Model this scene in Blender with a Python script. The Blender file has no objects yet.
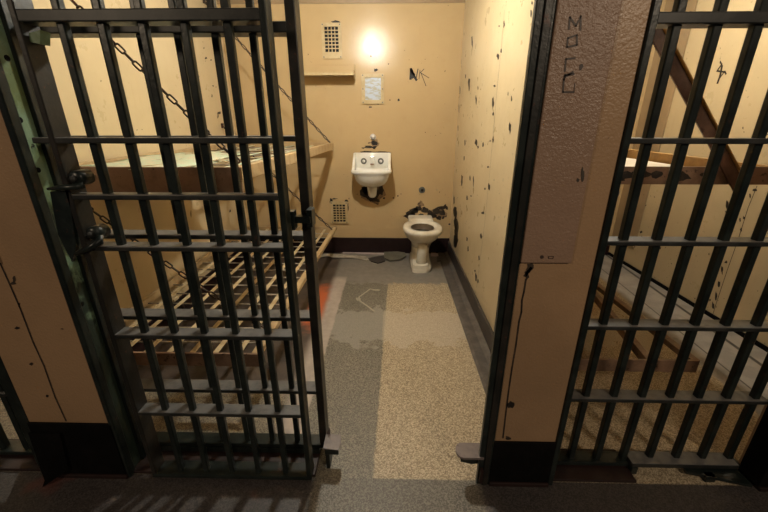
import bpy, bmesh, math, random
from mathutils import Vector, Matrix
random.seed(7)
R = math.radians
S = bpy.context.scene
COL = S.collection

# ------------------------------------------------------------------ camera, world, lights, exposure
CAM_H, PITCH, YAW, FPX = 1.35, 20.4, 1.2, 360.0
cd = bpy.data.cameras.new('camera'); cam = bpy.data.objects.new('camera', cd); COL.objects.link(cam)
cam.location = (0, 0, CAM_H); cam.rotation_euler = (R(90 - PITCH), 0, R(YAW))
cd.sensor_width = 36; cd.lens = FPX / 768 * 36; cd.clip_start = .02
S.camera = cam
W = bpy.data.worlds.new('world'); S.world = W; W.use_nodes = True
W.node_tree.nodes['Background'].inputs[0].default_value = (.62, .60, .66, 1)
W.node_tree.nodes['Background'].inputs[1].default_value = .035
S.view_settings.view_transform = 'Standard'; S.view_settings.look = 'None'
S.view_settings.gamma = 1; S.view_settings.use_curve_mapping = False
S.view_settings.exposure = 0.0
LAMP_E = 1180.0          # emission strength of the cell bulbs
def area(name, loc, target, size, power, color):
    l = bpy.data.lights.new(name, 'AREA'); l.shape = 'DISK'; l.size = size; l.energy = power; l.color = color
    o = bpy.data.objects.new(name, l); COL.objects.link(o); o.location = loc
    o.rotation_euler = (Vector(target) - Vector(loc)).to_track_quat('-Z', 'Y').to_euler(); return o
area('corridor_lamp_light', (1.75, -1.25, 2.55), (.3, 1.0, .9), .45, 26.0, (1, .80, .58))
area('corridor_lamp_light', (-2.6, -1.6, 2.6), (-1.0, 1.0, .8), .5, 20.0, (1, .78, .54))

# ------------------------------------------------------------------ placing: a pixel of the photograph onto a plane of the room
_t, _a = R(PITCH), R(YAW)
FW = Vector((-math.sin(_a)*math.cos(_t), math.cos(_a)*math.cos(_t), -math.sin(_t)))
RT = Vector((math.cos(_a), math.sin(_a), 0)); UP = RT.cross(FW)
def at(x, y, ax, v):
    d = FW*FPX + RT*(x-384) - UP*(y-256); o = Vector((0, 0, CAM_H))
    return o + d*((v-o[ax])/d[ax])

# ------------------------------------------------------------------ node helper
class NT:
    def __init__(s, name):
        s.m = bpy.data.materials.new(name); s.m.use_nodes = True; s.t = s.m.node_tree
        s.b = s.t.nodes['Principled BSDF']; s.c = s.t.nodes.new('ShaderNodeTexCoord').outputs['Object']
        g = s.t.nodes.new('ShaderNodeNewGeometry'); s.pos = g.outputs['Position']
    def _in(s, sock, v):
        if v is None: return
        if isinstance(v, bpy.types.NodeSocket): s.t.links.new(v, sock)
        else:
            if isinstance(v, tuple) and len(v) == 3 and sock.type == 'RGBA': v = v + (1,)
            sock.default_value = v
    def math(s, op, a, b=0.0, clamp=False):
        n = s.t.nodes.new('ShaderNodeMath'); n.operation = op; n.use_clamp = clamp
        s._in(n.inputs[0], a); s._in(n.inputs[1], b); return n.outputs[0]
    def noise(s, sc, det=3, rough=.5, vec=None, dist=0):
        n = s.t.nodes.new('ShaderNodeTexNoise'); s._in(n.inputs['Vector'], vec or s.c)
        n.inputs['Scale'].default_value = sc; n.inputs['Detail'].default_value = det
        n.inputs['Roughness'].default_value = rough; n.inputs['Distortion'].default_value = dist
        return n.outputs[0]
    def vor(s, sc, vec=None, out='Distance'):
        n = s.t.nodes.new('ShaderNodeTexVoronoi'); s._in(n.inputs['Vector'], vec or s.c)
        n.inputs['Scale'].default_value = sc; return n.outputs[out]
    def step(s, v, lo, hi, a=0.0, b=1.0):
        n = s.t.nodes.new('ShaderNodeMapRange'); n.interpolation_type = 'SMOOTHSTEP'
        s._in(n.inputs[0], v); n.inputs[1].default_value = lo; n.inputs[2].default_value = hi
        n.inputs[3].default_value = a; n.inputs[4].default_value = b; return n.outputs[0]
    def mix(s, f, a, b):
        n = s.t.nodes.new('ShaderNodeMix'); n.data_type = 'RGBA'
        s._in(n.inputs[0], f); s._in(n.inputs[6], a); s._in(n.inputs[7], b); return n.outputs[2]
    def xyz(s, vec=None):
        n = s.t.nodes.new('ShaderNodeSeparateXYZ'); s._in(n.inputs[0], vec or s.pos); return n.outputs
    def scale(s, v3, vec=None):
        n = s.t.nodes.new('ShaderNodeMapping'); s._in(n.inputs[0], vec or s.c); n.inputs['Scale'].default_value = v3
        return n.outputs[0]
    def bump(s, h, st, dist=.01):
        n = s.t.nodes.new('ShaderNodeBump'); s._in(n.inputs['Height'], h)
        n.inputs['Strength'].default_value = st; n.inputs['Distance'].default_value = dist
        s.t.links.new(n.outputs[0], s.b.inputs['Normal'])
    def done(s, col, rough=.5, metal=0.0, spec=.5, coat=0):
        s._in(s.b.inputs['Base Color'], col); s._in(s.b.inputs['Roughness'], rough)
        s._in(s.b.inputs['Metallic'], metal); s.b.inputs['Specular IOR Level'].default_value = spec
        s.b.inputs['Coat Weight'].default_value = coat
        return s.m

def wall_paint(name, base, wear=.35, chip=(.05, .045, .035), rough=.34, bst=.35, chips=0.66, grain=70):
    n = NT(name)
    big = n.noise(1.6, 4, .6, n.pos); fine = n.noise(9, 6, .65, n.pos)
    c = n.mix(n.step(big, .35, .7), base, tuple(x*(1-wear*.35) for x in base))
    c = n.mix(n.step(fine, .5, .8, 0, .18), c, tuple(x*f for x, f in zip(base, (.8, .72, .6))))
    streak = n.noise(5, 5, .7, n.scale((3, 3, .6), n.pos))
    c = n.mix(n.step(streak, .60, .72, 0, .12), c, tuple(x*f for x, f in zip(base, (.72, .62, .5))))
    speck = n.noise(38, 3, .6, n.pos); area_ = n.noise(2.3, 2, .5, n.pos)
    m = n.math('MULTIPLY', n.step(speck, chips+.05, chips+.07), n.step(area_, .5, .62))
    c = n.mix(m, c, chip)
    n.bump(n.math('ADD', n.noise(grain, 3, .6, n.pos), n.math('MULTIPLY', n.noise(7, 2, .5, n.pos), 1.2)), bst, .0035)
    return n.done(c, n.step(fine, .3, .8, rough, rough+.09), 0, .36)

M = {}
M['cream'] = wall_paint('cream_wall_paint', (.56, .405, .215), .2, rough=.19, bst=.25)
M['cream_side'] = wall_paint('cream_steel_paint', (.59, .47, .285), .25, rough=.27, bst=.15, chips=.62, grain=30)
M['pillar'] = wall_paint('tan_pillar_paint', (.40, .255, .145), .6, rough=.28, bst=.5, chips=.70, grain=120)
M['plate'] = wall_paint('brown_plate_paint', (.33, .215, .15), .6, rough=.25, bst=.75, chips=.72, grain=120)
M['ceil'] = wall_paint('ceiling_paint', (.36, .26, .15), .4)

def metal_paint(name, a, b, rust=(.10, .035, .02), rough=.38, amt=.62, spec=.4):
    n = NT(name)
    c = n.mix(n.step(n.noise(14, 4, .6, n.pos), .4, .65), a, b)
    c = n.mix(n.step(n.noise(30, 5, .7, n.pos), amt, amt+.08, 0, .8), c, rust)
    n.bump(n.noise(60, 3, .6, n.pos), .25, .003)
    return n.done(c, rough, 0, spec)
M['bar'] = metal_paint('black_green_bar_paint', (.008, .012, .011), (.018, .024, .021), (.06, .03, .022), .30)
n = NT('lit_top_crossbar_paint'); g_ = n.t.nodes.new('ShaderNodeNewGeometry'); nz = n.xyz(g_.outputs['Normal'])[2]
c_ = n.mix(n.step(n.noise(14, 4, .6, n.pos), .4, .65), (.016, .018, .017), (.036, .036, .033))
top_light = n.math('MULTIPLY', n.step(nz, .5, .9), n.step(n.noise(22, 4, .6, n.pos), .25, .6, .45, 1))  # light from above put into the colour: upward faces painted paler
M['bar_top'] = n.done(n.mix(top_light, c_, (.14, .137, .133)), .40, 0, .4)
M['stile'] = metal_paint('dark_brown_stile_paint', (.013, .013, .011), (.026, .022, .018))
n = NT('green_jamb_paint'); zz_ = n.xyz()[2]; w_ = n.noise(9, 5, .65, n.pos)
c_ = n.mix(n.step(w_, .38, .62), (.11, .15, .055), (.17, .26, .17))
wear_ = n.math('ADD', n.math('MULTIPLY', zz_, .45), w_)
c_ = n.mix(n.step(wear_, .86, 1.02, 1, 0), c_, (.020, .032, .024)); c_ = n.mix(n.step(n.noise(26, 5, .7, n.pos), .60, .66), c_, (.012, .012, .010))
n.bump(n.noise(60, 3, .6, n.pos), .25, .003); M['green'] = n.done(c_, .38, 0, .4)
M['black'] = metal_paint('black_base_paint', (.003, .003, .003), (.006, .005, .005), (.03, .008, .006), .75, .70, .12)
M['redsill'] = metal_paint('dark_red_sill_paint', (.026, .012, .010), (.018, .010, .009), (.01, .008, .008), .5, .6)
M['baseb'] = metal_paint('black_maroon_baseboard', (.012, .005, .006), (.020, .008, .009), (.04, .03, .02), .4, .7)
M['basebr'] = metal_paint('dark_grey_baseboard', (.040, .034, .032), (.060, .050, .045), (.02, .015, .012), .35, .64)
M['curb'] = metal_paint('grey_curb_paint', (.085, .076, .070), (.13, .115, .105), (.03, .025, .02), .32, .62)
M['bunk'] = metal_paint('tan_bunk_paint', (.50, .37, .20), (.42, .29, .15), (.16, .08, .03), .45, .66)
M['bunk_brown'] = metal_paint('brown_bunk_paint', (.28, .18, .12), (.20, .125, .085), (.02, .012, .01), .42, .60)
M['bunk_ochre'] = metal_paint('ochre_bunk_paint', (.42, .24, .075), (.34, .19, .06), (.08, .03, .01), .45, .62)
M['mint'] = metal_paint('pale_mint_paint', (.50, .62, .46), (.62, .58, .42), (.10, .08, .05), .5, .60)
M['white_sheet'] = metal_paint('white_bunk_sheet', (.72, .66, .56), (.66, .60, .50), (.4, .33, .25), .55, .66)
M['slat'] = metal_paint('cream_slat_paint', (.60, .50, .31), (.46, .34, .18), (.20, .10, .04), .45, .60)
M['rod'] = metal_paint('pale_rod_paint', (.45, .40, .33), (.30, .26, .20), (.12, .06, .03), .45, .6)
M['chain'] = metal_paint('dark_chain_steel', (.03, .024, .02), (.06, .04, .03), (.12, .03, .02), .4, .55)
M['brace'] = metal_paint('brown_brace_paint', (.10, .055, .04), (.15, .085, .06), (.05, .02, .015), .38, .60)
M['chip'] = metal_paint('bare_dark_steel_chip', (.035, .028, .022), (.07, .055, .04), (.10, .06, .03), .55, .6)
M['chip_black'] = metal_paint('black_peeled_patch', (.016, .012, .010), (.05, .036, .025), (.10, .06, .035), .55, .58)
M['chip_plaster'] = metal_paint('bare_plaster_patch', (.30, .20, .11), (.20, .13, .07), (.06, .04, .03), .6, .5)
M['ink'] = NT('black_marker_ink').done((.02, .016, .014), .5)
M['ink_soft'] = NT('faded_marker_ink').done((.05, .032, .025), .5)
M['tongue'] = metal_paint('worn_grey_steel', (.16, .13, .125), (.22, .18, .17), (.07, .04, .03), .5, .62)
n = NT('white_porcelain'); M['porc'] = n.done(n.mix(n.step(n.noise(6, 4, .6, n.pos), .45, .75), (.84, .83, .78), (.74, .70, .60)), .16, 0, .6)
n = NT('stained_porcelain'); M['porc_old'] = n.done(n.mix(n.step(n.noise(7, 4, .6, n.pos), .40, .75), (.78, .73, .62), (.60, .52, .38)), .2, 0, .6)
M['water'] = NT('dark_bowl_water').done((.03, .025, .02), .08)
M['hole'] = NT('dark_vent_void').done((.008, .007, .006), .8)
M['ventp'] = metal_paint('cream_vent_paint', (.55, .43, .24), (.48, .36, .18), (.18, .10, .05), .4, .66)
M['chrome'] = NT('dull_chrome').done((.78, .76, .74), .28, .3)
M['bowl_stain_shade'] = NT('stained_shaded_bowl_inside').done((.14, .105, .07), .3)  # stains and the shade inside the bowl, both put into this dark colour
M['button'] = NT('grey_metal_button').done((.16, .165, .15), .45, .3)
n = NT('scratched_mirror_steel'); n.bump(n.noise(40, 3, .6, n.pos), .2, .002)
M['mirror'] = n.done(n.mix(n.step(n.noise(14, 4, .6, n.scale((1, 1, 3), n.pos)), .45, .6), (.42, .47, .56), (.36, .34, .26)), .5, .25)
M['vinyl'] = metal_paint('pale_vinyl_scrap', (.55, .46, .46), (.44, .36, .34), (.2, .15, .13), .5, .66)
M['scrap'] = metal_paint('grey_green_scrap', (.13, .12, .09), (.18, .165, .13), (.05, .04, .03), .5, .6)
M['chalk'] = NT('pale_floor_drip').done((.40, .36, .29), .6)
M['lampmetal'] = NT('lamp_cage_steel').done((.25, .24, .22), .4, .8)
n = NT('weak_bulb'); n.b.inputs['Emission Color'].default_value = (1, .96, .82, 1); n.b.inputs['Emission Strength'].default_value = LAMP_E*.62
M['bulb_weak'] = n.done((1, .9, .7), .3)
n = NT('lit_bulb'); n.b.inputs['Emission Color'].default_value = (1, .965, .84, 1); n.b.inputs['Emission Strength'].default_value = LAMP_E
M['bulb'] = n.done((1, .9, .7), .3)

def floor_material():
    n = NT('cell_and_corridor_floor'); x, y, z = n.xyz()
    w1 = n.noise(7, 4, .6, n.pos); w2 = n.noise(16, 4, .6, n.pos)
    X = n.math('ADD', x, n.math('MULTIPLY', n.math('SUBTRACT', w2, .5), .02))
    Yn = n.math('ADD', y, n.math('MULTIPLY', n.math('SUBTRACT', w1, .5), .50))
    Yw = n.math('ADD', y, n.math('MULTIPLY', n.math('SUBTRACT', w2, .5), .22))
    sp = n.vor(230, n.pos, 'Color'); spx = n.xyz(sp)[0]
    sp2 = n.noise(300, 2, .6, n.pos)
    grain = n.math('ADD', n.math('MULTIPLY', spx, .6), n.math('MULTIPLY', sp2, .5))
    def terr(lo, hi): return n.mix(n.step(grain, .3, .85), lo, hi)
    grey = terr((.095, .085, .065), (.27, .245, .195))
    tan = terr((.23, .175, .11), (.60, .50, .345))
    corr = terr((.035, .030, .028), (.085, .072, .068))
    def gt(v, t, s=.006): return n.step(v, t-s, t+s)
    def band(v, a, b, s=.006): return n.math('MULTIPLY', gt(v, a, s), n.step(v, b-s, b+s, 1, 0))
    AND = lambda a, b: n.math('MULTIPLY', a, b)
    Xb = n.math('SUBTRACT', X, n.math('MULTIPLY', y, .0215))
    c = n.mix(n.math('MULTIPLY', gt(Xb, -.089), n.step(X, .509, .521, 1, 0)), grey, tan)
    c = n.mix(gt(X, .64), c, tan)
    # bleached wavy patch
    patch = AND(band(Yn, 2.0, 2.42, .015), band(X, -.42, 3))
    c = n.mix(n.math('MULTIPLY', patch, .6), c, n.mix(gt(X, -.055), (.34, .32, .28), (.50, .44, .35)))
    # smooth grey paint at the back
    paint = n.mix(n.step(w2, .35, .7), (.19, .175, .155), (.235, .215, .19))
    back = n.math('MULTIPLY', gt(Yw, 2.93, .012), n.step(X, .62, .66, 1, 0))
    c = n.mix(back, c, paint)
    # pale pinkish strip by the bunks and brown floor beneath them
    c = n.mix(n.math('MULTIPLY', n.step(X, -.415, -.40, 1, 0), n.step(y, 3.0, 3.1, 1, 0)), c, n.mix(n.step(w2, .3, .7), (.44, .38, .33), (.36, .31, .27)))
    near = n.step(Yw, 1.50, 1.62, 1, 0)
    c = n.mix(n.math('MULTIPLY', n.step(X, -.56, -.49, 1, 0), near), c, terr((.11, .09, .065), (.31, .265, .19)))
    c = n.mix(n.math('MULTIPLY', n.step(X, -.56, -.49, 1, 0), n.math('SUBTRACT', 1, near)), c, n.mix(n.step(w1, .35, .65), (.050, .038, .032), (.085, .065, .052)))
    rust = AND(band(n.math('ADD', x, n.math('MULTIPLY', w1, .06)), -.60, -.485, .03), band(Yn, 2.2, 2.85, .12))
    c = n.mix(n.math('MULTIPLY', rust, .9), c, (.50, .115, .035))
    # grey painted strip along the right wall of the neighbouring cell
    Xr = n.math('ADD', x, n.math('MULTIPLY', n.math('SUBTRACT', y, 2.2), -.07))
    c = n.mix(gt(Xr, 1.87, .01), c, n.mix(n.step(w1, .4, .6), (.34, .31, .275), (.27, .25, .22)))
    c = n.mix(band(Xr, 2.215, 2.24, .004), c, (.05, .045, .04))
    c = n.mix(band(Xr, 1.985, 1.995, .003), c, (.07, .06, .05))
    # corridor
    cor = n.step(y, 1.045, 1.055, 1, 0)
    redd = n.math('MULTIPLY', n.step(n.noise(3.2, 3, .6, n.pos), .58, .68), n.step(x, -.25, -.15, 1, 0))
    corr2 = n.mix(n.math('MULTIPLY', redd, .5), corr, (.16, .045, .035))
    door_light = n.math('MULTIPLY', band(x, -.30, .36, .02), 1.0)  # lamp light falling through the doorway, painted as a paler floor band
    corr2 = n.mix(door_light, corr2, terr((.085, .075, .06), (.22, .20, .165)))
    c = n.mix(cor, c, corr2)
    n.bump(n.math('ADD', n.math('MULTIPLY', spx, .3), n.noise(25, 4, .6, n.pos)), .18, .003)
    rough = n.math('ADD', n.math('MULTIPLY', back, -.17), .52)
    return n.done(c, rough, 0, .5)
M['floor'] = floor_material()

# ------------------------------------------------------------------ geometry helpers
def link(name, bm, mat, parent=None, smooth=False):
    me = bpy.data.meshes.new(name); o0 = Vector((0, 0, 0))
    if parent is not None:
        p = parent
        while p is not None: o0 += p.location; p = p.parent
        bmesh.ops.translate(bm, verts=bm.verts, vec=-o0)
    bmesh.ops.recalc_face_normals(bm, faces=bm.faces)
    if smooth:
        for f in bm.faces: f.smooth = True
    bm.to_mesh(me); bm.free(); me.materials.append(mat)
    o = bpy.data.objects.new(name, me); COL.objects.link(o)
    if parent is not None: o.parent = parent
    return o
def tag(o, label=None, cat=None, group=None, kind=None):
    if label: o['label'] = label
    if cat: o['category'] = cat
    if group: o['group'] = group
    if kind: o['kind'] = kind
    return o
def thing(name, label, cat, loc, group=None):
    o = bpy.data.objects.new(name, None); COL.objects.link(o); o.location = loc; o.empty_display_size = .1
    return tag(o, label, cat, group)
def add_box(bm, lo, hi, bev=0, rot=None):
    lo, hi = Vector(lo), Vector(hi); c = (lo+hi)/2; s = hi-lo
    m = Matrix.Translation(c) @ (rot.to_4x4() if rot else Matrix()) @ Matrix.Diagonal((s.x, s.y, s.z, 1))
    r = bmesh.ops.create_cube(bm, size=1, matrix=m)
    if bev:
        es = list({e for v in r['verts'] for e in v.link_edges})
        bmesh.ops.bevel(bm, geom=es, offset=bev, segments=2, affect='EDGES', profile=.5)
def box(name, lo, hi, mat, parent=None, bev=.002):
    bm = bmesh.new(); add_box(bm, lo, hi, bev); return link(name, bm, mat, parent)
def add_beam(bm, p0, p1, w, h, bev=0, up=(0, 0, 1)):
    p0, p1 = Vector(p0), Vector(p1); d = p1-p0; L = d.length; d.normalize()
    s = d.cross(Vector(up)).normalized(); u = s.cross(d)
    m = Matrix((s, d, u)).transposed().to_4x4(); m.translation = (p0+p1)/2
    r = bmesh.ops.create_cube(bm, size=1, matrix=m @ Matrix.Diagonal((w, L, h, 1)))
    if bev:
        es = list({e for v in r['verts'] for e in v.link_edges})
        bmesh.ops.bevel(bm, geom=es, offset=bev, segments=2, affect='EDGES', profile=.5)
def beam(name, p0, p1, w, h, mat, parent=None, bev=.0015, up=(0, 0, 1)):
    bm = bmesh.new(); add_beam(bm, p0, p1, w, h, bev, up); return link(name, bm, mat, parent)
def add_tube(bm, pts, r, seg=8, cap=True):
    pts = [Vector(p) for p in pts]; rings = []
    for i, p in enumerate(pts):
        d = (pts[min(i+1, len(pts)-1)] - pts[max(i-1, 0)]).normalized()
        a = Vector((0, 0, 1)) if abs(d.z) < .9 else Vector((1, 0, 0))
        u = d.cross(a).normalized(); v = d.cross(u)
        rr = r[i] if isinstance(r, (list, tuple)) else r
        rings.append([bm.verts.new(p + (u*math.cos(t)+v*math.sin(t))*rr) for t in [2*math.pi*k/seg for k in range(seg)]])
    for a, b in zip(rings, rings[1:]):
        for k in range(seg): bm.faces.new((a[k], a[(k+1) % seg], b[(k+1) % seg], b[k]))
    if cap: bm.faces.new(rings[0]); bm.faces.new(rings[-1])
def tube(name, pts, r, mat, parent=None, seg=10, smooth=True):
    bm = bmesh.new(); add_tube(bm, pts, r, seg); return link(name, bm, mat, parent, smooth)
def loft(bm, rings, seg=36, cap0=True, cap1=True):
    # ring: (cx, cy, z, rx, ry, power)
    R_ = []
    for cx, cy, z, rx, ry, pw in rings:
        vs = []
        for k in range(seg):
            t = 2*math.pi*k/seg; c, s = math.cos(t), math.sin(t)
            vs.append(bm.verts.new((cx+rx*math.copysign(abs(c)**(2/pw), c), cy+ry*math.copysign(abs(s)**(2/pw), s), z)))
        R_.append(vs)
    for a, b in zip(R_, R_[1:]):
        for k in range(seg): bm.faces.new((a[k], a[(k+1) % seg], b[(k+1) % seg], b[k]))
    if cap0: bm.faces.new(R_[0])
    if cap1: bm.faces.new(R_[-1])
def prism(bm, pts, vec):
    a = [bm.verts.new(p) for p in pts]; b = [bm.verts.new(Vector(p)+Vector(vec)) for p in pts]
    bm.faces.new(a); bm.faces.new(b)
    for k in range(len(a)): bm.faces.new((a[k], a[(k+1) % len(a)], b[(k+1) % len(a)], b[k]))

# flat marks on a plane (chips, strokes): axis ax at value v, given by pixel centres and pixel sizes
def blob(bm, px, py, w, h, ax, v, n=11, jag=.35, off=None, rnd=random):
    pts = []
    ph = rnd.random()*6
    for k in range(n):
        t = 2*math.pi*k/n; q = 1 + jag*(rnd.random()*2-1)
        pts.append(at(px + w/2*q*math.cos(t), py + h/2*q*math.sin(t), ax, v))
    vs = [bm.verts.new(p) for p in pts]; bm.faces.new(vs)
def stroke(bm, pts, wpx, ax, v):
    P = [at(x, y, ax, v) for x, y in pts]; nrm = Vector((0, 0, 0)); nrm[ax] = 1
    k = (at(pts[0][0]+1, pts[0][1], ax, v)-at(pts[0][0], pts[0][1], ax, v)).length if ax != 0 else (at(pts[0][0], pts[0][1]+1, ax, v)-P[0]).length
    w = wpx*k/2
    for a, b in zip(P, P[1:]):
        d = (b-a).normalized(); s = d.cross(nrm)*w; e = d*w*.6
        vs = [bm.verts.new(q) for q in (a-e-s, a-e+s, b+e+s, b+e-s)]; bm.faces.new(vs)
def marks(name, mat, parent, ax, v, blobs=(), strokes=(), jag=.35, label=None):
    bm = bmesh.new()
    for b in blobs: blob(bm, b[0], b[1], b[2]*(.72 if ax == 0 else 1), b[3]*(.85 if ax == 0 else 1), ax, v, jag=jag)
    for pts, w in strokes: stroke(bm, pts, w, ax, v)
    o = link(name, bm, mat, parent)
    if label: o['label'] = label
    return o

# ------------------------------------------------------------------ the setting
YB, XL, XR, XR2, XF, ZC = 3.73, -1.55, .63, 2.37, 1.04, 2.36
def struct(name, lo, hi, mat, parent=None, bev=0):
    o = box(name, lo, hi, mat, parent, bev)
    if parent is None: o['kind'] = 'structure'
    return o
fl = struct('floor', (-3.3, -2.2, -.1), (3.4, YB+.12, 0), M['floor'])
ce = struct('ceiling', (-3.3, 1.04, ZC), (3.4, YB+.12, ZC+.1), M['ceil'])
wb = struct('wall_back', (-3.3, YB, 0), (3.4, YB+.12, ZC), M['cream'])
wl = struct('wall_left', (XL-.05, 1.2, 0), (XL, YB, ZC), M['cream_side'])
wr = struct('wall_right', (XR, 1.12, 0), (XR+.04, YB, ZC), M['cream_side'])
wr2 = struct('wall_far_right', (XR2, 1.2, 0), (XR2+.05, YB, ZC), M['cream_side'])
wl2 = struct('wall_far_left', (-3.3, 1.2, 0), (-3.25, YB, ZC), M['cream_side'])
struct('wall_header', (-3.3, 1.05, 2.22), (3.4, 1.20, ZC), M['pillar'])
struct('trim_cornice', (XL, YB-.012, 2.325), (XR, YB, ZC), M['ceil'])
struct('baseboard_back', (XL, YB-.012, 0), (XR-.001, YB, .175), M['baseb'], bev=.003)
b = struct('baseboard_right', (XR-.016, 1.16, 0), (XR, YB-.013, .150), M['basebr'], bev=.003)
struct('baseboard_left', (XL, 1.2, 0), (XL+.014, YB-.013, .15), M['baseb'], bev=.003)
struct('baseboard_far_right', (XR2-.016, 1.2, 0), (XR2, YB, .028), M['black'], bev=.003)
struct('baseboard_neighbour_back', (XR+.041, YB-.012, 0), (XR2-.017, YB, .16), M['baseb'], bev=.003)
bm = bmesh.new()
prism(bm, [(.505, 1.2, 0), (.505, 1.2, .006), (.52, 1.2, .014), (.575, 1.2, .014), (.59, 1.2, .022), (.613, 1.2, .03), (.613, 1.2, 0)], (0, 2.517, 0))
tag(link('trim_curb', bm, M['curb']), kind='structure')
tag(box('corner_strip', (XR2-.012, 3.36, .2), (XR2, YB, ZC), M['ceil'], None, .002), kind='structure')  # thin darker strip on the far right wall beside the back corner
# sill below the cell front
struct('trim_sill', (-3.3, 1.05, 0), (-.30, 1.20, .012), M['redsill'], bev=.003)
struct('trim_sill.001', (.40, 1.05, 0), (.985, 1.20, .012), M['redsill'], bev=.003)

def seam(name, parent, x0, x1, y, pxs, mat=M['chip_black']): pass

# paint damage on the back wall
e = .0012
marks('paint_chips', M['chip_black'], wb, 1, YB-e, [
    (336, 22, 11, 4), (376, 70, 4, 3), (371, 56, 1.6, 1.6), (388.5, 64, 1.2, 1.2), (398.5, 100, 2.4, 2.6), (390, 100, 1.6, 1), (370, 107, 3, 1.8), (378, 104, 3, 1),
    (374, 143, 6, 6), (368, 147, 8, 2.4), (363, 148, 4, 1.6), (374, 147.5, 5, 3), (369, 143, 2, 1.5), (366, 151.8, 14, 1.6), (382, 152, 18, 1.4),
    (372, 193, 19, 13), (366, 189, 8, 10), (381, 190, 6, 10), (376, 200, 8, 4), (384, 198, 2, 2), (393.5, 198, 2, 1.2), (398, 196, 1.8, 1.6), (401, 194, 1, 1),
    (411, 214, 9, 6), (417, 209, 8, 5), (414, 211, 8, 6), (425, 210, 8, 7), (430, 213, 7, 6), (436, 211, 6, 8), (441, 208, 7, 4), (442, 213, 8, 6), (445, 207, 4, 5), (439, 218, 5, 4), (443, 218, 3, 3), (412, 217, 14, 5), (421, 215, 6, 4), (434, 216, 8, 4), (447, 208, 2, 4), (450, 224, 3, 2),
    (331, 201, 3, 5), (346.5, 201, 4, 2.4), (348, 207, 1.2, 8), (349, 198.5, 1, 1.5), (334.5, 198.8, 6, 1.2)])
marks('bare_plaster', M['chip_plaster'], wb, 1, YB-.0006, [(421, 204, 6, 6), (375, 143.5, 9, 8), (438, 213, 16, 12), (372, 195, 23, 17)])
marks('graffiti', M['ink'], wb, 1, YB-e, [(412.3, 74, 4.5, 9)], [
    ([(410.5, 79), (411, 69), (414.5, 77), (416.5, 80)], 2.2), ([(416, 79), (418, 69)], .9), ([(419, 79), (420, 70)], .6), ([(429, 78), (421, 73), (426, 86)], .6), ([(420, 73), (424, 69)], .6)], label='black scribbled letters')
# left wall
marks('paint_chips', M['chip'], wl, 0, XL+e, [
    (205, 27, 2, 3), (209, 29, 1.5, 3), (204, 48, 1.6, 2), (206, 58, 3, 3), (211, 60, 2, 2), (213, 86, 2, 1.6), (216, 87, 1.2, 1.2), (219, 113, 6, 3), (218, 116, 2, 5), (212, 96, 1.5, 4),
    (131, 129, 1.6, 1.6), (137, 130, 2, 1), (142, 129.5, 1.2, 1), (101, 81, 1.5, 2), (226, 189, 4, 2), (232, 189, 2.5, 4), (229, 194, 2, 6), (191, 214, 1.4, 8), (230, 211, 2.5, 4), (266, 210, 6, 3), (269, 213, 5, 2), (188, 92, 1.2, 4)])
# right wall
marks('paint_chips', M['chip_black'], wr, 0, XR-e, [
    (472, 42, 2, 12), (498, 56, 4, 7), (501, 51, 2, 6), (469, 84, 3, 16), (465.5, 76, 1.4, 5), (476, 100, 1.8, 10), (478, 88, 1.4, 4), (493, 103, 2.6, 14), (493, 114, 2, 5), (494.5, 86, 3, 3), (511.5, 99, 2, 7), (508, 94, 1.2, 5),
    (510, 128, 3, 12), (504, 24, 2, 8), (499, 26, 3, 2), (531, 14, 2, 10), (532, 3, 1.6, 5), (465, 142, 1.5, 8), (476, 142, 4, 9), (478, 147, 2, 4), (483, 145, 2, 6), (493, 140, 2, 7), (490, 141, 2, 2),
    (464, 158, 1.5, 6), (488, 167, 3, 2), (462, 180, 2.5, 13), (470, 178, 1.5, 6), (473.5, 181, 1.5, 17), (489, 187, 2.5, 8), (485, 189, 2, 3), (467, 198, 3, 6), (471, 196, 2, 2), (483, 213, 4, 4), (467, 239, 2, 5), (481, 236, 3, 6), (468, 249, 2, 6),
    (476, 277, 3, 9), (478, 281, 2, 5), (479, 258, 2, 5), (475, 271, 2, 3), (456, 214, 3, 8), (455, 222, 4, 12), (456, 232, 4, 14), (456, 242, 4, 8), (454, 200, 1.5, 10), (455, 212, 5, 16), (456.5, 228, 6, 22), (455.5, 240, 6, 16), (458, 128, 1, 8), (460, 90, 1, 9), (462, 30, 1, 6), (459, 108, .8, 10), (461, 60, .8, 8)])
marks('panel_seam', M['chip'], wr, 0, XR-.0008, [], [([tuple(proj) for proj in [(504.5, 10), (501, 50), (497, 90), (493.5, 130), (489, 180), (485, 220), (480, 262), (476.5, 288)]], .5)])
# right wall of the neighbouring cell
marks('paint_chips', M['chip_black'], wr2, 0, XR2-e, [
    (688, 88, 2, 4), (743, 128, 1.6, 3), (744, 132, 1.2, 1.5), (727, 205, 4, 9), (726, 212, 2, 3), (755, 190, 6, 3), (750, 196, 3, 5), (744, 218, 3, 4), (740, 220, 2.5, 4), (741, 230, 3, 5), (736, 239, 3, 4), (726, 262, 4, 3), (722, 270, 3, 10),
    (719, 284, 3, 8), (716, 296, 3, 9), (713, 306, 3, 9), (710, 300, 2, 3), (655, 283, 6, 5), (661, 288, 6, 5), (668, 294, 8, 5), (680, 300, 7, 5), (690, 306, 8, 4), (648, 276, 8, 8), (637, 226, 3, 5), (641, 232, 3, 3), (634, 221, 2, 2), (700, 311, 7, 4), (637, 234, 2, 2), (660, 248, 3, 3), (709, 254, 1.5, 3)])
marks('panel_seam', M['chip'], wr2, 0, XR2-.0008, [], [([(757, 186), (748, 208), (738, 240), (728, 268), (716, 304), (713, 314)], .7)])
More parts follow.
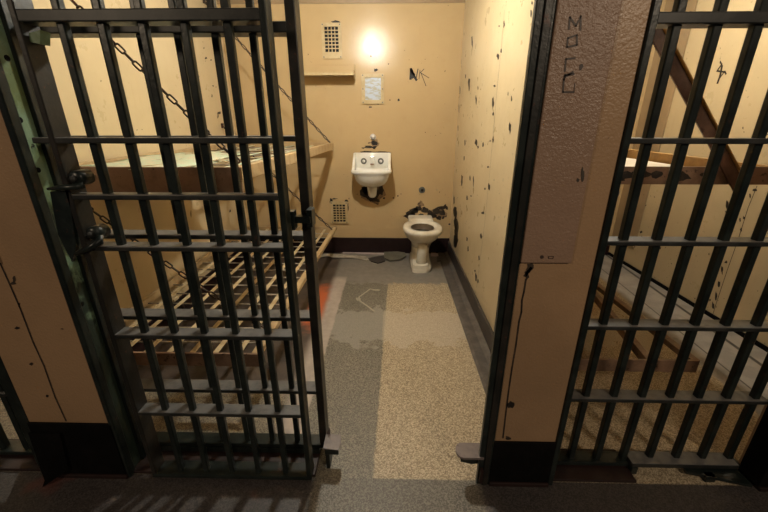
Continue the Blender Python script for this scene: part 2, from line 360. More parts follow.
marks('graffiti', M['ink'], wr2, 0, XR2-e, [(720.5, 62.5, 2.6, 4)], [([(722, 64), (717, 71), (725, 72), (726, 74)], 1.6), ([(722, 66), (720, 76), (717.5, 83)], 2.2), ([(725, 71), (719, 79)], 1.3)], label='black marker mark shaped like a four')
# drip line on the floor
marks('pale_drip', M['chalk'], fl, 2, .0012, [(358.5, 299, 6, 3), (376, 290, 7, 2)], [([(378, 290), (370, 289), (366, 292), (359, 297), (360, 301), (366, 305), (374, 311)], 1.7)])

# ------------------------------------------------------------------ pillars of the cell front
YF = 1.04
def pillar(name, x0, x1, base_z, dp=.09):
    o = struct(name, (x0, YF, 0), (x1, YF+dp, 2.36), M['pillar'], bev=.004)
    bm = bmesh.new(); add_box(bm, (x0-.001, YF-.008, .012), (x1+.001, YF+dp-.01, base_z), .003)
    link('base', bm, M['black'], o)['label'] = 'black painted base'
    bm = bmesh.new(); add_box(bm, (x0, YF-.016, 0), (x1, YF+dp-.01, .018), .003); link('foot_strip', bm, M['redsill'], o)
    return o
# right of the doorway
pr = pillar('wall_front_right', .394, .626, .222, .07)
box('cover_plate', (.396, YF-.010, .947), (.549, YF-.001, 2.30), M['plate'], pr, .003)
box('jamb', (.346, YF-.006, .0), (.395, YF+.014, 2.35), M['bar'], pr, .003)
box('jamb_flange', (.366, YF-.012, .0), (.386, YF-.005, 2.35), M['stile'], pr, .002)
box('edge_strip', (.625, YF-.008, 0), (.645, YF+.07, 2.35), M['bar'], pr, .003)
yp = YF-.0012; yq = YF-.0112
marks('paint_seam', M['chip_black'], pr, 1, yp, [(530, 268, 7, 9), (527, 274, 4, 10), (511, 405, 7, 7), (508, 438, 5, 4), (520, 262.5, 4, 3)],
      [([(526, 279), (524, 292), (522, 300), (521.5, 312), (519, 322), (516, 345), (512, 368), (508.5, 392), (506, 412), (503, 438)], 1.7), ([(513, 262), (536, 263), (560, 261.5)], 1.3), ([(525, 276), (531, 268)], 3)])
marks('graffiti', M['ink_soft'], pr, 1, yq, [(581, 67, 4, 7)], [
    ([(569, 29), (570, 17), (576, 26), (581, 16), (580.5, 30)], 1.7), ([(568, 38), (577, 35), (577, 45), (567, 47), (568, 38)], 1.7),
    ([(575, 58), (566, 59), (565, 71)], 1.7), ([(574, 74), (565, 75), (564, 80)], 1.9), ([(573, 72), (565, 77)], 2.2), ([(564, 79), (563, 92), (574, 92)], 1.7), ([(575, 83), (574, 92)], .6)],
      label='faded hand-drawn letters running down the plate')
marks('screw_mark', M['ink_soft'], pr, 1, yq, [(542, 257, 3.6, 3.6)], [([(548.5, 256.5), (553.5, 256.3), (553, 258.5), (548.5, 258.4), (548.5, 256.5)], .6)], jag=.1)
marks('plate_seam', M['chip'], pr, 1, yp, [], [([(615, 2), (611, 24), (604, 62), (597, 102), (588, 152), (580, 200), (572.5, 240), (571, 256)], .8)])
marks('plate_chip', M['chip'], pr, 1, yq, [(583, 175, 3, 14), (578, 180, 3, 4)])
# left of the doorway
pl = pillar('wall_front_left', -1.380, -1.056, .277)
box('cover_plate', (-1.379, YF-.010, .93), (-1.238, YF-.001, 2.30), M['plate'], pl, .003)
box('edge_strip', (-1.066, YF-.008, 0), (-1.046, YF+.024, 2.35), M['bar'], pl, .004)
box('left_edge_strip', (-1.425, YF+.0, 0), (-1.379, YF+.12, 2.35), M['bar'], pl, .004)
marks('paint_seam', M['chip_black'], pl, 1, yp, [(13, 283, 5, 3), (17, 328, 4.5, 3), (47, 396, 3.5, 3), (14, 279, 3, 6), (19, 305, 2, 5), (31, 364, 3.4, 3.4), (62, 329, 3, 1)],
      [([(0, 263), (10, 285), (20, 308), (33, 342), (44, 366), (55, 397), (66, 421)], 1.8)])
# bent skirting plate leaning out of the left base
bm = bmesh.new(); prism(bm, [(-1.385, 1.03, .235), (-1.385, 1.015, .0), (-1.372, .99, 0), (-1.285, 1.029, .05), (-1.262, 1.029, .235)], (.004, -.006, 0))
link('bent_skirting', bm, M['black'], pl)
p3 = pillar('wall_front_far_right', 1.440, 1.90, .40)
p4 = pillar('wall_front_far_left', -3.3, -2.2, .277)

# green peeling jamb on the doorway side of the left pillar
GJ = box('green_jamb', (-1.058, YF+.024, .012), (-1.052, YF+.068, 2.22), M['green'], pl, .001)
GJ['label'] = 'green peeling jamb face'
box('jamb_flange', (-1.062, YF+.066, .012), (-1.040, YF+.090, 2.22), M['bar'], pl, .003)
for px, py in ((7, 58), (20, 120), (38, 170), (82, 304)):
    q = at(px, py, 0, -1.052); tube('bolt_hole', [(-1.053, q.y, q.z), (-1.0505, q.y, q.z)], .008, M['black'], pl, 12, False)

# ------------------------------------------------------------------ barred grilles
ZB = [1.605, 1.302, .984, .668, .334]
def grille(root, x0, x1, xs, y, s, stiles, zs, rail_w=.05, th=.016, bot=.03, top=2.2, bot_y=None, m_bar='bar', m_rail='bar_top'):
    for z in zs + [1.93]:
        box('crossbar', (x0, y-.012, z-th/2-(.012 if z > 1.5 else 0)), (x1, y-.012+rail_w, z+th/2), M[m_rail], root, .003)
    for x in xs:
        box('vertical_bar', (x-s/2, y, bot), (x+s/2, y+s, top), M[m_bar], root, .0035)
    for x, w, d, m in stiles:
        box('stile', (x-w/2, y-.014, bot-.012), (x+w/2, y-.014+d, top), M[m], root, .003)
    by = bot_y or (y-.014, y+.045)
    box('bottom_rail', (x0, by[0], bot-.018), (x1, by[1], bot), M['bar'], root, .003)

# sliding door, slid open to the left, in front of the fixed grille
DR = thing('sliding_barred_door', 'black barred cell door with bolts slid open at left of the doorway', 'door', (-.615, YF+.01, .013))
grille(DR, -.950, -.311, [-.842, -.738, -.634, -.527, -.417], YF, .021, [(-.942, .017, .060, 'stile'), (-.319, .019, .05, 'bar')], [ZB[0], ZB[2], ZB[3], ZB[4]], rail_w=.052, bot=.031, bot_y=(YF-.016, YF+.052))
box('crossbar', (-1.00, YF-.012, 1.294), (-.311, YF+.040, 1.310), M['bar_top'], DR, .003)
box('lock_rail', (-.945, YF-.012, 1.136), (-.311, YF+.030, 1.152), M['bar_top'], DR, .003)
for px, py in ((75, 178), (92, 233)):
    q = at(px, py, 1, YF-.005)
    b_ = tube('bolt', [(q.x+.01, YF+.03, q.z), (q.x+.01, YF-.012, q.z), (q.x+.01, YF-.018, q.z)], [.022, .022, .016], M['bar'], DR, 14)
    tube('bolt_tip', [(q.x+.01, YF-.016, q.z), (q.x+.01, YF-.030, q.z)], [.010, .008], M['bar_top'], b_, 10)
h = tube('latch_lever', [at(48, 189, 1, YF-.02), at(62, 187.5, 1, YF-.03), at(75, 187, 1, YF-.03), at(84, 185, 1, YF-.015)], [.004, .008, .009, .011], M['bar'], DR, 8)
h = tube('latch_lever', [at(76, 254, 1, YF-.02), at(90, 248, 1, YF-.03), at(100, 241, 1, YF-.02), at(100, 236, 1, YF-.01)], [.006, .010, .012, .010], M['bar'], DR, 8)
bm = bmesh.new(); prism(bm, [at(50, 192, 1, YF-.014), at(68, 190, 1, YF-.014), at(76, 246, 1, YF-.014), at(72, 262, 1, YF-.014), at(58, 235, 1, YF-.014)], (0, .012, 0))
link('latch_plate', bm, M['bar'], DR)
tube('door_roller', [(-.93, YF+.02, .02), (-.93, YF+.045, .02)], .012, M['bar'], DR, 12, False)
bm = bmesh.new(); prism(bm, [at(29, 33, 1, YF), at(40, 30, 1, YF), at(40, 44, 1, YF), at(30, 42, 1, YF)], (0, .03, 0)); link('gusset', bm, M['green'], DR)

# fixed grille behind the door
FG = thing('fixed_barred_grille', 'black fixed bar grille standing just behind the open sliding door', 'grille', (-.66, 1.17, .013))
YG = 1.165
grille(FG, -1.046, -.282, [-.939, -.830, -.722, -.614, -.506, -.398], YG, .021, [(-.282, .030, .06, 'stile')], ZB, rail_w=.062, bot=.06)
box('lower_rail_face', (-1.046, YG-.018, .014), (-.30, YG+.045, .040), M['bar'], FG, .003)
# latch between door stile and grille stile
LB = thing('lock_keeper', 'small black steel keeper block joining the door stile to the grille post', 'latch', at(300, 222, 1, 1.135))
q0 = at(289, 225, 1, 1.10); q1 = at(309, 216, 1, 1.14)
box('keeper_bar', (-.312, 1.095, 1.050), (-.255, 1.125, 1.072), M['bar'], LB)
box('keeper_end', (-.268, 1.10, 1.035), (-.250, 1.15, 1.092), M['bar'], LB)
box('keeper_end', (-.330, 1.085, 1.03), (-.303, 1.12, 1.09), M['bar'], LB)

# floor clip at the foot of the grille post
CL = thing('floor_clip', 'bent grey steel clip at the foot of the left door post', 'bracket', (-.235, 1.10, 0))
bm = bmesh.new()
prism(bm, [(-.268, 1.085, .112), (-.268, 1.150, .118), (-.205, 1.150, .116), (-.198, 1.110, .110), (-.206, 1.08, .108)], (0, 0, .006)); link('tongue', bm, M['tongue'], CL)
box('upright', (-.262, 1.09, .0), (-.246, 1.14, .112), M['bar'], CL)
box('lip', (-.262, 1.080, .088), (-.206, 1.088, .112), M['bar'], CL)
bm = bmesh.new(); prism(bm, [(-.268, 1.15, .118), (-.25, 1.15, .118), (-.25, 1.15, .16)], (0, .004, 0)); link('fin', bm, M['tongue'], CL)
CR = thing('door_stop', 'rounded grey steel stop sticking out of the right door jamb near the floor', 'door stop', (.32, 1.07, .13))
bm = bmesh.new()
pts = [(.362, 1.03, .134), (.362, 1.10, .134), (.30, 1.10, .134)] + [(.285-.026*math.sin(t), 1.065+.035*math.cos(t), .134) for t in [0, .5, 1.05, 1.57, 2.1, 2.6, 3.14]] + [(.30, 1.03, .134)]
prism(bm, pts, (0, 0, .010)); link('tongue', bm, M['tongue'], CR)
bm = bmesh.new(); prism(bm, [(.362, 1.05, .134), (.275, 1.05, .134), (.280, 1.05, .100), (.32, 1.05, .088), (.362, 1.05, .094)], (0, .03, 0)); link('rib', bm, M['bar'], CR)
box('jamb_bolt', (.352, 1.02, .02), (.364, 1.05, .09), M['redsill'], CR)

# fixed grille of the neighbouring cell, right of the pillar
RG = thing('fixed_barred_grille', 'black fixed bar grille right of the tan pillar fronting the neighbouring cell', 'grille', (1.03, 1.14, .013))
grille(RG, .656, 1.440, [.757+.107*k for k in range(7)], 1.125, .024, [(.664, .016, .055, 'bar')], [1.612, 1.298, .984, .670, .352], rail_w=.058, bot=.035)
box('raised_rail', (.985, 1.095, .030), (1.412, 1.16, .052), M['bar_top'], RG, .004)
box('bracket_foot', (.985, 1.09, 0), (1.01, 1.11, .034), M['bar'], RG)
bm = bmesh.new(); prism(bm, [(1.20, 1.085, .028), (1.412, 1.03, .028), (1.412, 1.10, .028), (1.20, 1.10, .028)], (0, 0, -.012)); link('foot_plate', bm, M['bar'], RG)
box('bracket_foot', (1.26, 1.06, 0), (1.30, 1.085, .028), M['bar'], RG)
k_ = at(610, 193, 1, 1.15)
tube('keeper_pin', [(.664, 1.15, k_.z), (.70, 1.15, k_.z)], .009, M['bar'], RG)
tube('pin_head', [(.70, 1.15, k_.z), (.712, 1.15, k_.z)], .013, M['tongue'], RG)
# grille of the far-left cell
LG = thing('fixed_barred_grille', 'black bar grille at the far left edge beyond the left pillar', 'grille', (-1.8, 1.14, .013))
grille(LG, -2.2, -1.425, [-1.556-.107*k for k in range(6)], 1.125, .026, [(-1.438, .022, .05, 'bar')], [1.605, 1.30, .984, .668, .334], rail_w=.055, bot=.035)

# ------------------------------------------------------------------ bunks
def bunk(label, x_in, xo0, xo1, y0, y1, zt, hr, m_end, m_side, slats, rods, m_slat, group, panel=None, hs=.06):
    t = thing('steel_bunk_frame', label, 'bunk', (x_in, (y0+y1)/2, zt-hr), group)
    beam('end_rail', (x_in, y0, zt-hr/2), (xo0, y0, zt-hr/2), .012, hr, M[m_end], t)
    beam('end_rail', (x_in, y1, zt-hs/2), (xo1, y1, zt-hs/2), .012, hs, M[m_side], t)
    beam('side_rail', (xo0, y0, zt-hs/2), (xo1, y1+.006, zt-hs/2), .010, hs, M[m_side], t)
    beam('side_flange', (xo0-.016, y0+.006, zt-.002), (xo1-.016, y1, zt-.002), .034, .005, M[m_side], t)
    beam('wall_rail', (x_in+.012, y0+.006, zt-.02), (x_in+.012, y1, zt-.02), .024, .04, M[m_side], t)
    zz = zt-.028
    for k in range(slats):
        f = (k+1)/(slats+1)
        beam('slat', (x_in+(xo0-x_in)*f, y0+.006, zz), (x_in+(xo1-x_in)*f, y1-.006, zz), .026, .004, M[m_slat], t, .001)
    for k in range(rods):
        f = (k+1)/(rods+1); yy = y0+(y1-y0)*f
        bm = bmesh.new(); add_tube(bm, [(x_in+.02, yy, zz-.006), (xo0+(xo1-xo0)*f-.005, yy, zz-.006)], .0045, 6); link('cross_rod', bm, M['rod'], t, True)
    return t
UB = bunk('tan upper bunk frame with mint straps hung on chains on left wall', XL+.015, -.665, -.570, 1.60, 3.62, 1.165, .115, 'bunk_brown', 'bunk', 4, 9, 'mint', 'bunks in the open cell')
# loose mint sheet and crossed straps on the upper bunk
bm = bmesh.new(); vs = []
nx, ny = 12, 14
for j in range(ny):
    for i in range(nx):
        u, v = i/(nx-1), j/(ny-1)
        vs.append(bm.verts.new((XL+.03+.50*u+.03*math.sin(5*v), 1.64+1.0*v+.05*math.sin(6*u), 1.150+.006*math.sin(9*u+3*v)+.004*math.cos(11*v))))
for j in range(ny-1):
    for i in range(nx-1):
        bm.faces.new((vs[j*nx+i], vs[j*nx+i+1], vs[(j+1)*nx+i+1], vs[(j+1)*nx+i]))
o = link('sagging_sheet', bm, M['mint'], UB, True); s_ = o.modifiers.new('thick', 'SOLIDIFY'); s_.thickness = .003
for a, b_ in (((-1.3, 1.7), (-.64, 2.5)), ((-.70, 1.75), (-1.4, 2.6)), ((-1.4, 2.5), (-.62, 3.3)), ((-.64, 2.4), (-1.4, 3.3)), ((-.66, 1.9), (-1.1, 3.2))):
    beam('crossed_strap', (a[0], a[1], 1.148), (b_[0], b_[1], 1.148), .016, .003, M['slat'], UB, .0008)
LBK = bunk('cream slatted lower bunk frame near the floor under the upper bunk', XL+.015, -.625, -.575, 1.42, 3.62, .325, .07, 'bunk_brown', 'bunk', 7, 15, 'slat', 'bunks in the open cell', hs=.03)
RU = bunk('brown upper bunk frame with white sheet behind the right grille', XR+.045, 1.66, 1.70, 1.60, 3.62, 1.172, .075, 'bunk_brown', 'bunk_ochre', 0, 0, 'slat', 'bunks in the neighbouring cell')
box('white_sheet', (XR+.07, 1.63, 1.112), (1.63, 3.5, 1.119), M['white_sheet'], RU, .001)
for fk in [(622, 175, 22, 8), (640, 174, 20, 9), (657, 174, 12, 8), (684, 176, 14, 8), (678, 178, 8, 6), (704, 175, 9, 4), (617, 179, 14, 5)]:
    marks('paint_flake', M['chip_black'], RU, 1, 1.5925, [fk])
RL = bunk('bare brown lower bunk frame low behind the right grille', XR+.045, 1.440, 1.42, 1.434, 3.5, .31, .065, 'bunk_brown', 'bunk_brown', 0, 0, 'slat', 'bunks in the neighbouring cell', hs=.05)
beam('slanting_bar', (1.24, 1.44, .262), (1.395, 2.45, .275), .032, .045, M['bunk_brown'], RL)

# supports: chains
def link_mesh(L, w, r):
    bm = bmesh.new(); pts = []
    for k in range(16):
        t = 2*math.pi*k/16; c, s = math.cos(t), math.sin(t)
        pts.append(Vector(((w/2-r)*c, (L/2-w/2)*(1 if s > 0 else -1)+(w/2-r)*s if abs(s) > 1e-6 else 0, 0)))
    rings = []
    n_ = len(pts)
    for i, p in enumerate(pts):
        d = (pts[(i+1) % n_]-pts[i-1]).normalized(); u = Vector((0, 0, 1)); v = d.cross(u)
        rings.append([bm.verts.new(p+(u*math.cos(a)+v*math.sin(a))*r) for a in [2*math.pi*k/6 for k in range(6)]])
    for i in range(n_):
        a, b2 = rings[i], rings[(i+1) % n_]
        for k in range(6): bm.faces.new((a[k], a[(k+1) % 6], b2[(k+1) % 6], b2[k]))
    for f in bm.faces: f.smooth = True
    me = bpy.data.meshes.new('chain_link'); bmesh.ops.recalc_face_normals(bm, faces=bm.faces); bm.to_mesh(me); bm.free(); me.materials.append(M['chain']); return me
LK = link_mesh(.054, .026, .0042)
def chain(label, a, b_, sag=.02, group='bunk chains'):
    a, b_ = Vector(a), Vector(b_); t = thing('bunk_chain', label, 'chain', a, group)
    L = (b_-a).length; n_ = int(L/.0435); pts = []
    for k in range(n_+1):
        f = k/n_; p = a.lerp(b_, f); p.z -= sag*4*f*(1-f); pts.append(p)
    for k in range(n_):
        d = (pts[k+1]-pts[k]).normalized(); s = d.cross(Vector((0, 0, 1))).normalized(); u = s.cross(d)
        if k % 2: s, u = u, -s
        c45 = math.cos(.6); s45 = math.sin(.6); s, u = s*c45+u*s45, u*c45-s*s45
        m = Matrix((s, d, u)).transposed().to_4x4(); m.translation = (pts[k]+pts[k+1])/2 - a
        o = bpy.data.objects.new('chain_link', LK); COL.objects.link(o); o.parent = t; o.matrix_local = m
    box('wall_eye', a-Vector((.004, .012, .02)), a+Vector((.014, .012, .02)), M['chain'], t, .002)
    return t
chain('near dark chain from the left wall down to the upper bunk rail', (XL+.004, 1.70, 2.10), (-.690, 1.66, 1.180), .02)
chain('far chain from the left wall down to the far corner of upper bunk', (XL+.004, 3.45, 2.28), (-.585, 3.55, 1.168), .01)
chain('near chain hanging below the upper bunk down to lower bunk', (XL+.004, 1.72, 1.00), (-.645, 1.62, .330), .02)
chain('far chain below the upper bunk down to the far end of lower bunk', (XL+.004, 3.45, 1.32), (-.600, 3.50, .330), .01)
BR = thing('bunk_brace', 'brown flat steel brace running diagonally down to the right upper bunk', 'brace', (XR+.045, 1.57, 2.0))
beam('flat_bar', (XR+.042, 1.575, 2.03), (1.50, 1.575, 1.075), .010, .056, M['brace'], BR, .002)
beam('edge_fold', (XR+.042, 1.568, 2.062), (1.50, 1.568, 1.107), .020, .005, M['bunk_ochre'], BR, .001)
bm = bmesh.new(); add_tube(bm, [(1.475, 1.566, 1.105), (1.475, 1.560, 1.105)], .009, 10); link('rivet', bm, M['chain'], BR)
# wooden peg hardware on left wall
for (px, py, lab) in ((143, 161, 'small dark rusty hook on the left wall above the upper bunk'), (176, 303, 'small dark rusty hook on the left wall beside the lower bunk')):
    q = at(px, py, 0, XL)
    hk = thing('wall_hook', lab, 'hook', q, 'hooks on the left wall')
    box('hook_plate', (XL, q.y-.03, q.z-.03), (XL+.012, q.y+.03, q.z+.04), M['slat'], hk)
    tube('hook_arm', [(XL+.01, q.y, q.z+.01), (XL+.045, q.y-.01, q.z), (XL+.05, q.y-.01, q.z-.035)], .012, M['chain'], hk)

# ------------------------------------------------------------------ sink
SX = -.195
SK = thing('wall_sink', 'white porcelain prison sink hung on the back wall', 'sink', (SX, YB, .62))
bm = bmesh.new()
add_box(bm, (SX-.178, YB-.030, .86), (SX+.178, YB-.001, 1.066), .008)
for s in (-1, 1):
    x0, x1 = sorted((SX+s*.160, SX+s*.186))
    prism(bm, [(x0, YB-.002, 1.066), (x0, YB-.045, 1.060), (x0, YB-.24, .925), (x0, YB-.24, .885), (x0, YB-.002, .86)], (x1-x0, 0, 0))
o = link('backsplash', bm, M['porc'], SK); mb = o.modifiers.new('b', 'BEVEL'); mb.width = .006; mb.segments = 3; mb.limit_method = 'ANGLE'
for f in o.data.polygons: f.use_smooth = True
bm = bmesh.new(); cy = YB-.145
loft(bm, [(SX, cy, .900, .155, .100, 4), (SX, cy, .918, .172, .128, 5), (SX, cy-.002, .924, .187, .138, 5), (SX, cy-.004, .914, .195, .145, 5), (SX, cy-.004, .892, .194, .144, 5), (SX, cy, .882, .175, .138, 4.5),
          (SX, cy+.003, .855, .168, .133, 4), (SX, cy+.008, .815, .155, .122, 3.4), (SX, cy+.018, .78, .132, .105, 2.8), (SX, cy+.03, .755, .095, .08, 2.4), (SX, cy+.04, .746, .05, .05, 2)], 40, False, True)
loft(bm, [(SX, cy, .900, .155, .100, 4), (SX, cy, .85, .14, .09, 3), (SX, cy, .80, .09, .06, 2.2), (SX, cy, .795, .02, .02, 2)], 40, False, True)
bmesh.ops.remove_doubles(bm, verts=bm.verts, dist=.0005)
link('basin', bm, M['porc'], SK, True)
bm = bmesh.new(); ty = YB-.09
loft(bm, [(SX, ty, .765, .055, .065, 2.2), (SX, ty, .69, .046, .055, 2.2), (SX, ty+.004, .655, .042, .048, 2.2), (SX, ty+.008, .635, .030, .036, 2), (SX, ty+.01, .628, .010, .012, 2)], 24); link('trap_cover', bm, M['porc'], SK, True)
for s in (-1, 1):
    c_ = (SX+s*.085, YB-.03, .985)
    pb = tube('push_button', [(c_[0], YB-.029, c_[2]), (c_[0], YB-.036, c_[2])], .030, M['button'], SK, 20, False)
    tube('button_cap', [(c_[0], YB-.035, c_[2]), (c_[0], YB-.048, c_[2])], [.015, .012], M['chrome'], pb, 16)
bm = bmesh.new(); add_box(bm, (SX-.022, YB-.060, .955), (SX+.022, YB-.028, 1.035), .008); link('spout', bm, M['porc'], SK)
bm = bmesh.new(); add_box(bm, (SX-.018, YB-.068, .950), (SX+.018, YB-.045, .965), .003); link('spout_tip', bm, M['bunk_brown'], SK)

# push knob above the sink, flush ring above the toilet
q = at(373, 137, 1, YB)
KN = thing('push_knob', 'round chrome push knob on the wall above the sink', 'knob', q)
tube('escutcheon', [(q.x, YB, q.z), (q.x, YB-.008, q.z)], .030, M['chrome'], KN, 24, False)
bm = bmesh.new(); bmesh.ops.create_uvsphere(bm, u_segments=16, v_segments=10, radius=.024, matrix=Matrix.Translation((q.x, YB-.014, q.z))); link('dome', bm, M['chrome'], KN, True)
q = at(422, 190, 1, YB)
FB = thing('flush_button', 'dark round flush button on the back wall above the toilet', 'flush button', q)
tube('ring', [(q.x, YB, q.z), (q.x, YB-.010, q.z)], [.034, .030], M['button'], FB, 24, False)
tube('push_pin', [(q.x, YB-.009, q.z), (q.x, YB-.018, q.z)], [.016, .014], M['chip_black'], FB, 16, False)
q = at(437, 190, 1, YB)
tag(tube('wall_screw', [(q.x, YB, q.z), (q.x, YB-.006, q.z)], [.012, .009], M['slat'], None, 12, False), 'small pale screw head right of the dark flush button', 'screw')

# ------------------------------------------------------------------ toilet
TX = .300
TL = thing('toilet', 'stained white porcelain toilet without a lid against the back wall', 'toilet', (TX, 3.4, 0))
bm = bmesh.new(); cy = 3.345
loft(bm, [(TX, cy+.01, .395, .112, .155, 2.2), (TX, cy+.005, .414, .125, .17, 2.3), (TX, cy, .420, .155, .215, 2.3), (TX, cy, .414, .180, .243, 2.3), (TX, cy, .395, .188, .25, 2.3), (TX, cy+.005, .375, .183, .245, 2.3),
          (TX, cy+.01, .35, .172, .235, 2.2), (TX, cy+.03, .31, .150, .21, 2.1), (TX, cy+.06, .27, .120, .17, 2.1), (TX, cy+.09, .23, .100, .14, 2.1), (TX, cy+.11, .19, .092, .125, 2.2)], 44, False, True)
link('bowl', bm, M['porc_old'], TL, True)
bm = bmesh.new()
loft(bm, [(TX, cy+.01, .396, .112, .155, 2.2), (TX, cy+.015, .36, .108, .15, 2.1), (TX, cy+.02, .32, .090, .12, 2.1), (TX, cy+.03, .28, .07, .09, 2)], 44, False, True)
link('bowl_inside', bm, M['bowl_stain_shade'], TL, True)['label'] = 'inside of the bowl with stains and painted shade'
bm = bmesh.new(); loft(bm, [(TX, cy+.02, .338, .094, .128, 2.1), (TX, cy+.02, .342, .094, .128, 2.1)], 40); link('water', bm, M['water'], TL)
bm = bmesh.new(); add_box(bm, (TX-.125, 3.535, .36), (TX+.125, 3.715, .436), .018); o = link('rear_deck', bm, M['porc_old'], TL)
bm = bmesh.new()
loft(bm, [(TX-.005, 3.42, 0, .104, .235, 5), (TX-.005, 3.42, .05, .100, .23, 5), (TX-.005, 3.47, .068, .088, .18, 4), (TX-.005, 3.48, .15, .086, .17, 3.2), (TX, 3.50, .21, .092, .15, 2.8), (TX, 3.60, .28, .10, .09, 2.6), (TX, 3.625, .37, .11, .08, 2.6)], 36)
link('pedestal', bm, M['porc_old'], TL, True)
bm = bmesh.new()
loft(bm, [(TX-.016, 3.26, .03, .080, .09, 4), (TX-.016, 3.26, .074, .079, .088, 4), (TX-.016, 3.265, .082, .072, .08, 4)], 30); link('front_foot', bm, M['porc_old'], TL)
bm = bmesh.new()
loft(bm, [(TX-.016, 3.27, 0, .084, .105, 4), (TX-.016, 3.27, .032, .083, .105, 4)], 30); link('foot_plinth', bm, M['porc_old'], TL)
tube('trap_way', [(TX-.004, 3.28, .262), (TX-.004, 3.245, .262), (TX-.004, 3.222, .240), (TX-.004, 3.222, .18), (TX-.006, 3.232, .12), (TX-.006, 3.25, .075)], [.046, .052, .052, .049, .050, .054], M['porc_old'], TL, 20)

# ------------------------------------------------------------------ vents, mirror, shelf
def vent(label, x0, x1, z0, z1, nx, nz, bx, bz0, bz1):
    t = thing('wall_vent', label, 'vent', ((x0+x1)/2, YB, z0), 'vents in the back wall')
    box('dark_backing', (x0+.01, YB-.003, z0+.01), (x1-.01, YB-.0005, z1-.01), M['hole'], t, 0)
    bm = bmesh.new(); ax, bx_ = x0+bx, x1-bx; az, bz_ = z0+bz0, z1-bz1; y0, y1 = YB-.016, YB-.0035
    add_box(bm, (x0, y0, z0), (ax, y1, z1)); add_box(bm, (bx_, y0, z0), (x1, y1, z1))
    add_box(bm, (ax, y0, z0), (bx_, y1, az)); add_box(bm, (ax, y0, bz_), (bx_, y1, z1))
    px, pz = (bx_-ax)/nx, (bz_-az)/nz
    for i in range(1, nx): add_box(bm, (ax+px*i-.003, y0, az), (ax+px*i+.0035, y1, bz_))
    for k in range(1, nz): add_box(bm, (ax, y0-.0006, az+pz*k-.0035), (bx_, y1, az+pz*k+.0035))
    link('perforated_plate', bm, M['ventp'], t)
    for sx in (x0+.012, x1-.012):
        for sz in (z0+.014, z1-.014): tube('screw', [(sx, YB-.016, sz), (sx, YB-.0185, sz)], .006, M['button'], t, 8, False)
    return t
vent('cream perforated vent high on the back wall above the shelf', -.640, -.462, 1.895, 2.180, 4, 7, .027, .055, .030)
vent('cream perforated vent low on the back wall beside the lower bunk', -.640, -.462, .335, .570, 4, 7, .025, .018, .030)
MR = thing('wall_mirror', 'small framed scratched steel mirror on the back wall above the sink', 'mirror', (-.183, YB, 1.515))
x0, x1, z0, z1 = -.290, -.078, 1.512, 1.772
bm = bmesh.new()
for lo, hi in (((x0, z0), (x0+.034, z1)), ((x1-.030, z0), (x1, z1)), ((x0+.034, z0), (x1-.030, z0+.036)), ((x0+.034, z1-.034), (x1-.030, z1))):
    add_box(bm, (lo[0], YB-.014, lo[1]), (hi[0], YB-.001, hi[1]), .002)
link('frame', bm, M['ventp'], MR)
box('mirror_plate', (x0+.032, YB-.009, z0+.034), (x1-.028, YB-.004, z1-.032), M['mirror'], MR, 0)
for sx in (x0+.014, x1-.014):
    for sz in (z0+.014, (z0+z1)/2, z1-.014): tube('screw', [(sx, YB-.014, sz), (sx, YB-.017, sz)], .006, M['button'], MR, 8, False)
SH = thing('wall_shelf', 'cream steel shelf on the back wall left of the mirror', 'shelf', (-.6, YB, 1.75))
box('shelf_plate', (-.865, YB-.17, 1.752), (-.345, YB-.001, 1.762), M['ventp'], SH, .002)
box('front_lip', (-.865, YB-.174, 1.742), (-.345, YB-.169, 1.764), M['ventp'], SH, .001)
box('back_flange', (-.865, YB-.008, 1.762), (-.345, YB-.001, 1.845), M['cream'], SH, .002)
for xx in (-.352, -.862):
    bm = bmesh.new(); prism(bm, [(xx, YB-.002, 1.70), (xx, YB-.15, 1.752), (xx, YB-.17, 1.762), (xx, YB-.04, 1.80), (xx, YB-.002, 1.85)], (.006, 0, 0)); link('end_bracket', bm, M['ventp'], SH)

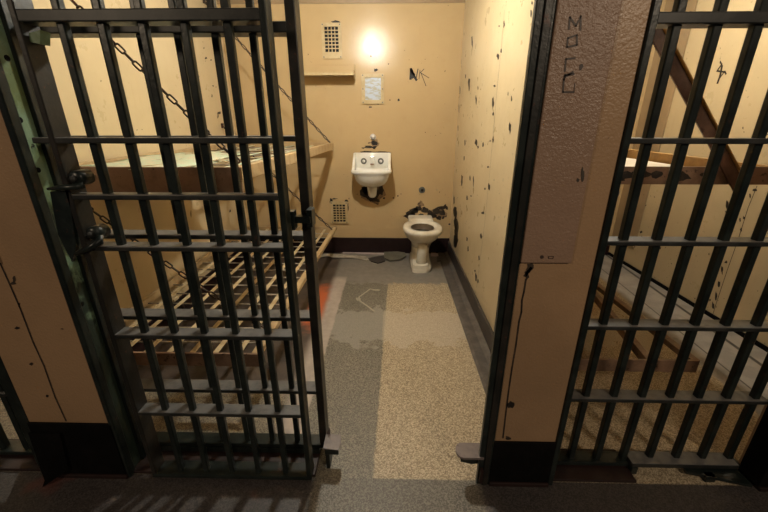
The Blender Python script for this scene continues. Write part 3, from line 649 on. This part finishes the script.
# ------------------------------------------------------------------ scraps on the floor at the back
def flat_scrap(name, label, cat, pxs, z, th, mat, bend=.012):
    P = [at(x, y, 2, z) for x, y in pxs]; bm = bmesh.new()
    prism(bm, [(p.x, p.y, .0015+bend*(.5+.5*math.sin(7*p.x))) for p in P], (0, 0, th))
    return tag(link(name, bm, mat), label, cat)
flat_scrap('vinyl_strip', 'pale pinkish strip of torn vinyl along the back baseboard', 'vinyl scrap', [(342, 251.5), (384, 251.8), (384, 255.2), (368, 254.6), (352, 253.4), (343, 254)], 0, .004, M['vinyl'], .004)
flat_scrap('vinyl_strip', 'long pale curled strip of torn vinyl beside the lower bunk', 'vinyl scrap', [(312, 257), (326, 255), (340, 255.5), (356, 256), (366, 257), (370, 260), (366, 261), (352, 258.6), (338, 258.8), (326, 257.6), (312, 260)], 0, .006, M['rod'], .010)
flat_scrap('metal_scrap', 'grey green bent plate scrap lying left of the toilet', 'scrap', [(384, 252), (396, 253), (405, 254.5), (406, 258), (400, 261), (390, 262), (384, 259)], 0, .012, M['scrap'], .012)
flat_scrap('metal_scrap', 'dark broken scrap between the vinyl strips and the toilet', 'scrap', [(368, 259), (384, 256.5), (385, 262), (378, 264), (371, 262)], 0, .010, M['basebr'], .010)
flat_scrap('vinyl_strip', 'pale pinkish torn vinyl piece right of the toilet', 'vinyl scrap', [(431, 252), (437, 254), (448, 251.5), (448, 254.5), (437, 257), (431, 257)], 0, .005, M['vinyl'], .004)
flat_scrap('metal_scrap', 'grey broken slab piece lying right of the toilet', 'scrap', [(437, 257.5), (447, 256), (446, 261), (437, 262)], 0, .012, M['curb'], .004)

# ------------------------------------------------------------------ lamps
def lamp(label, x, y, mat='bulb'):
    t = thing('caged_ceiling_lamp', label, 'lamp', (x, y, ZC), 'caged cell lamps')
    tube('mount', [(x, y, ZC-.001), (x, y, ZC-.03), (x, y, ZC-.078)], [.06, .055, .028], M['lampmetal'], t, 20)
    bm = bmesh.new(); bmesh.ops.create_uvsphere(bm, u_segments=20, v_segments=14, radius=.042, matrix=Matrix.Translation((x, y, 2.245)) ); link('bulb', bm, M[mat], t, True)
    return t
lamp('bare ceiling bulb of the open cell on a round mount', -.25, 2.25)
lamp('bare ceiling bulb of the neighbouring right cell', 1.45, 2.6, 'bulb_weak')
lamp('bare ceiling bulb of the far left cell', -2.4, 2.6, 'bulb_weak')
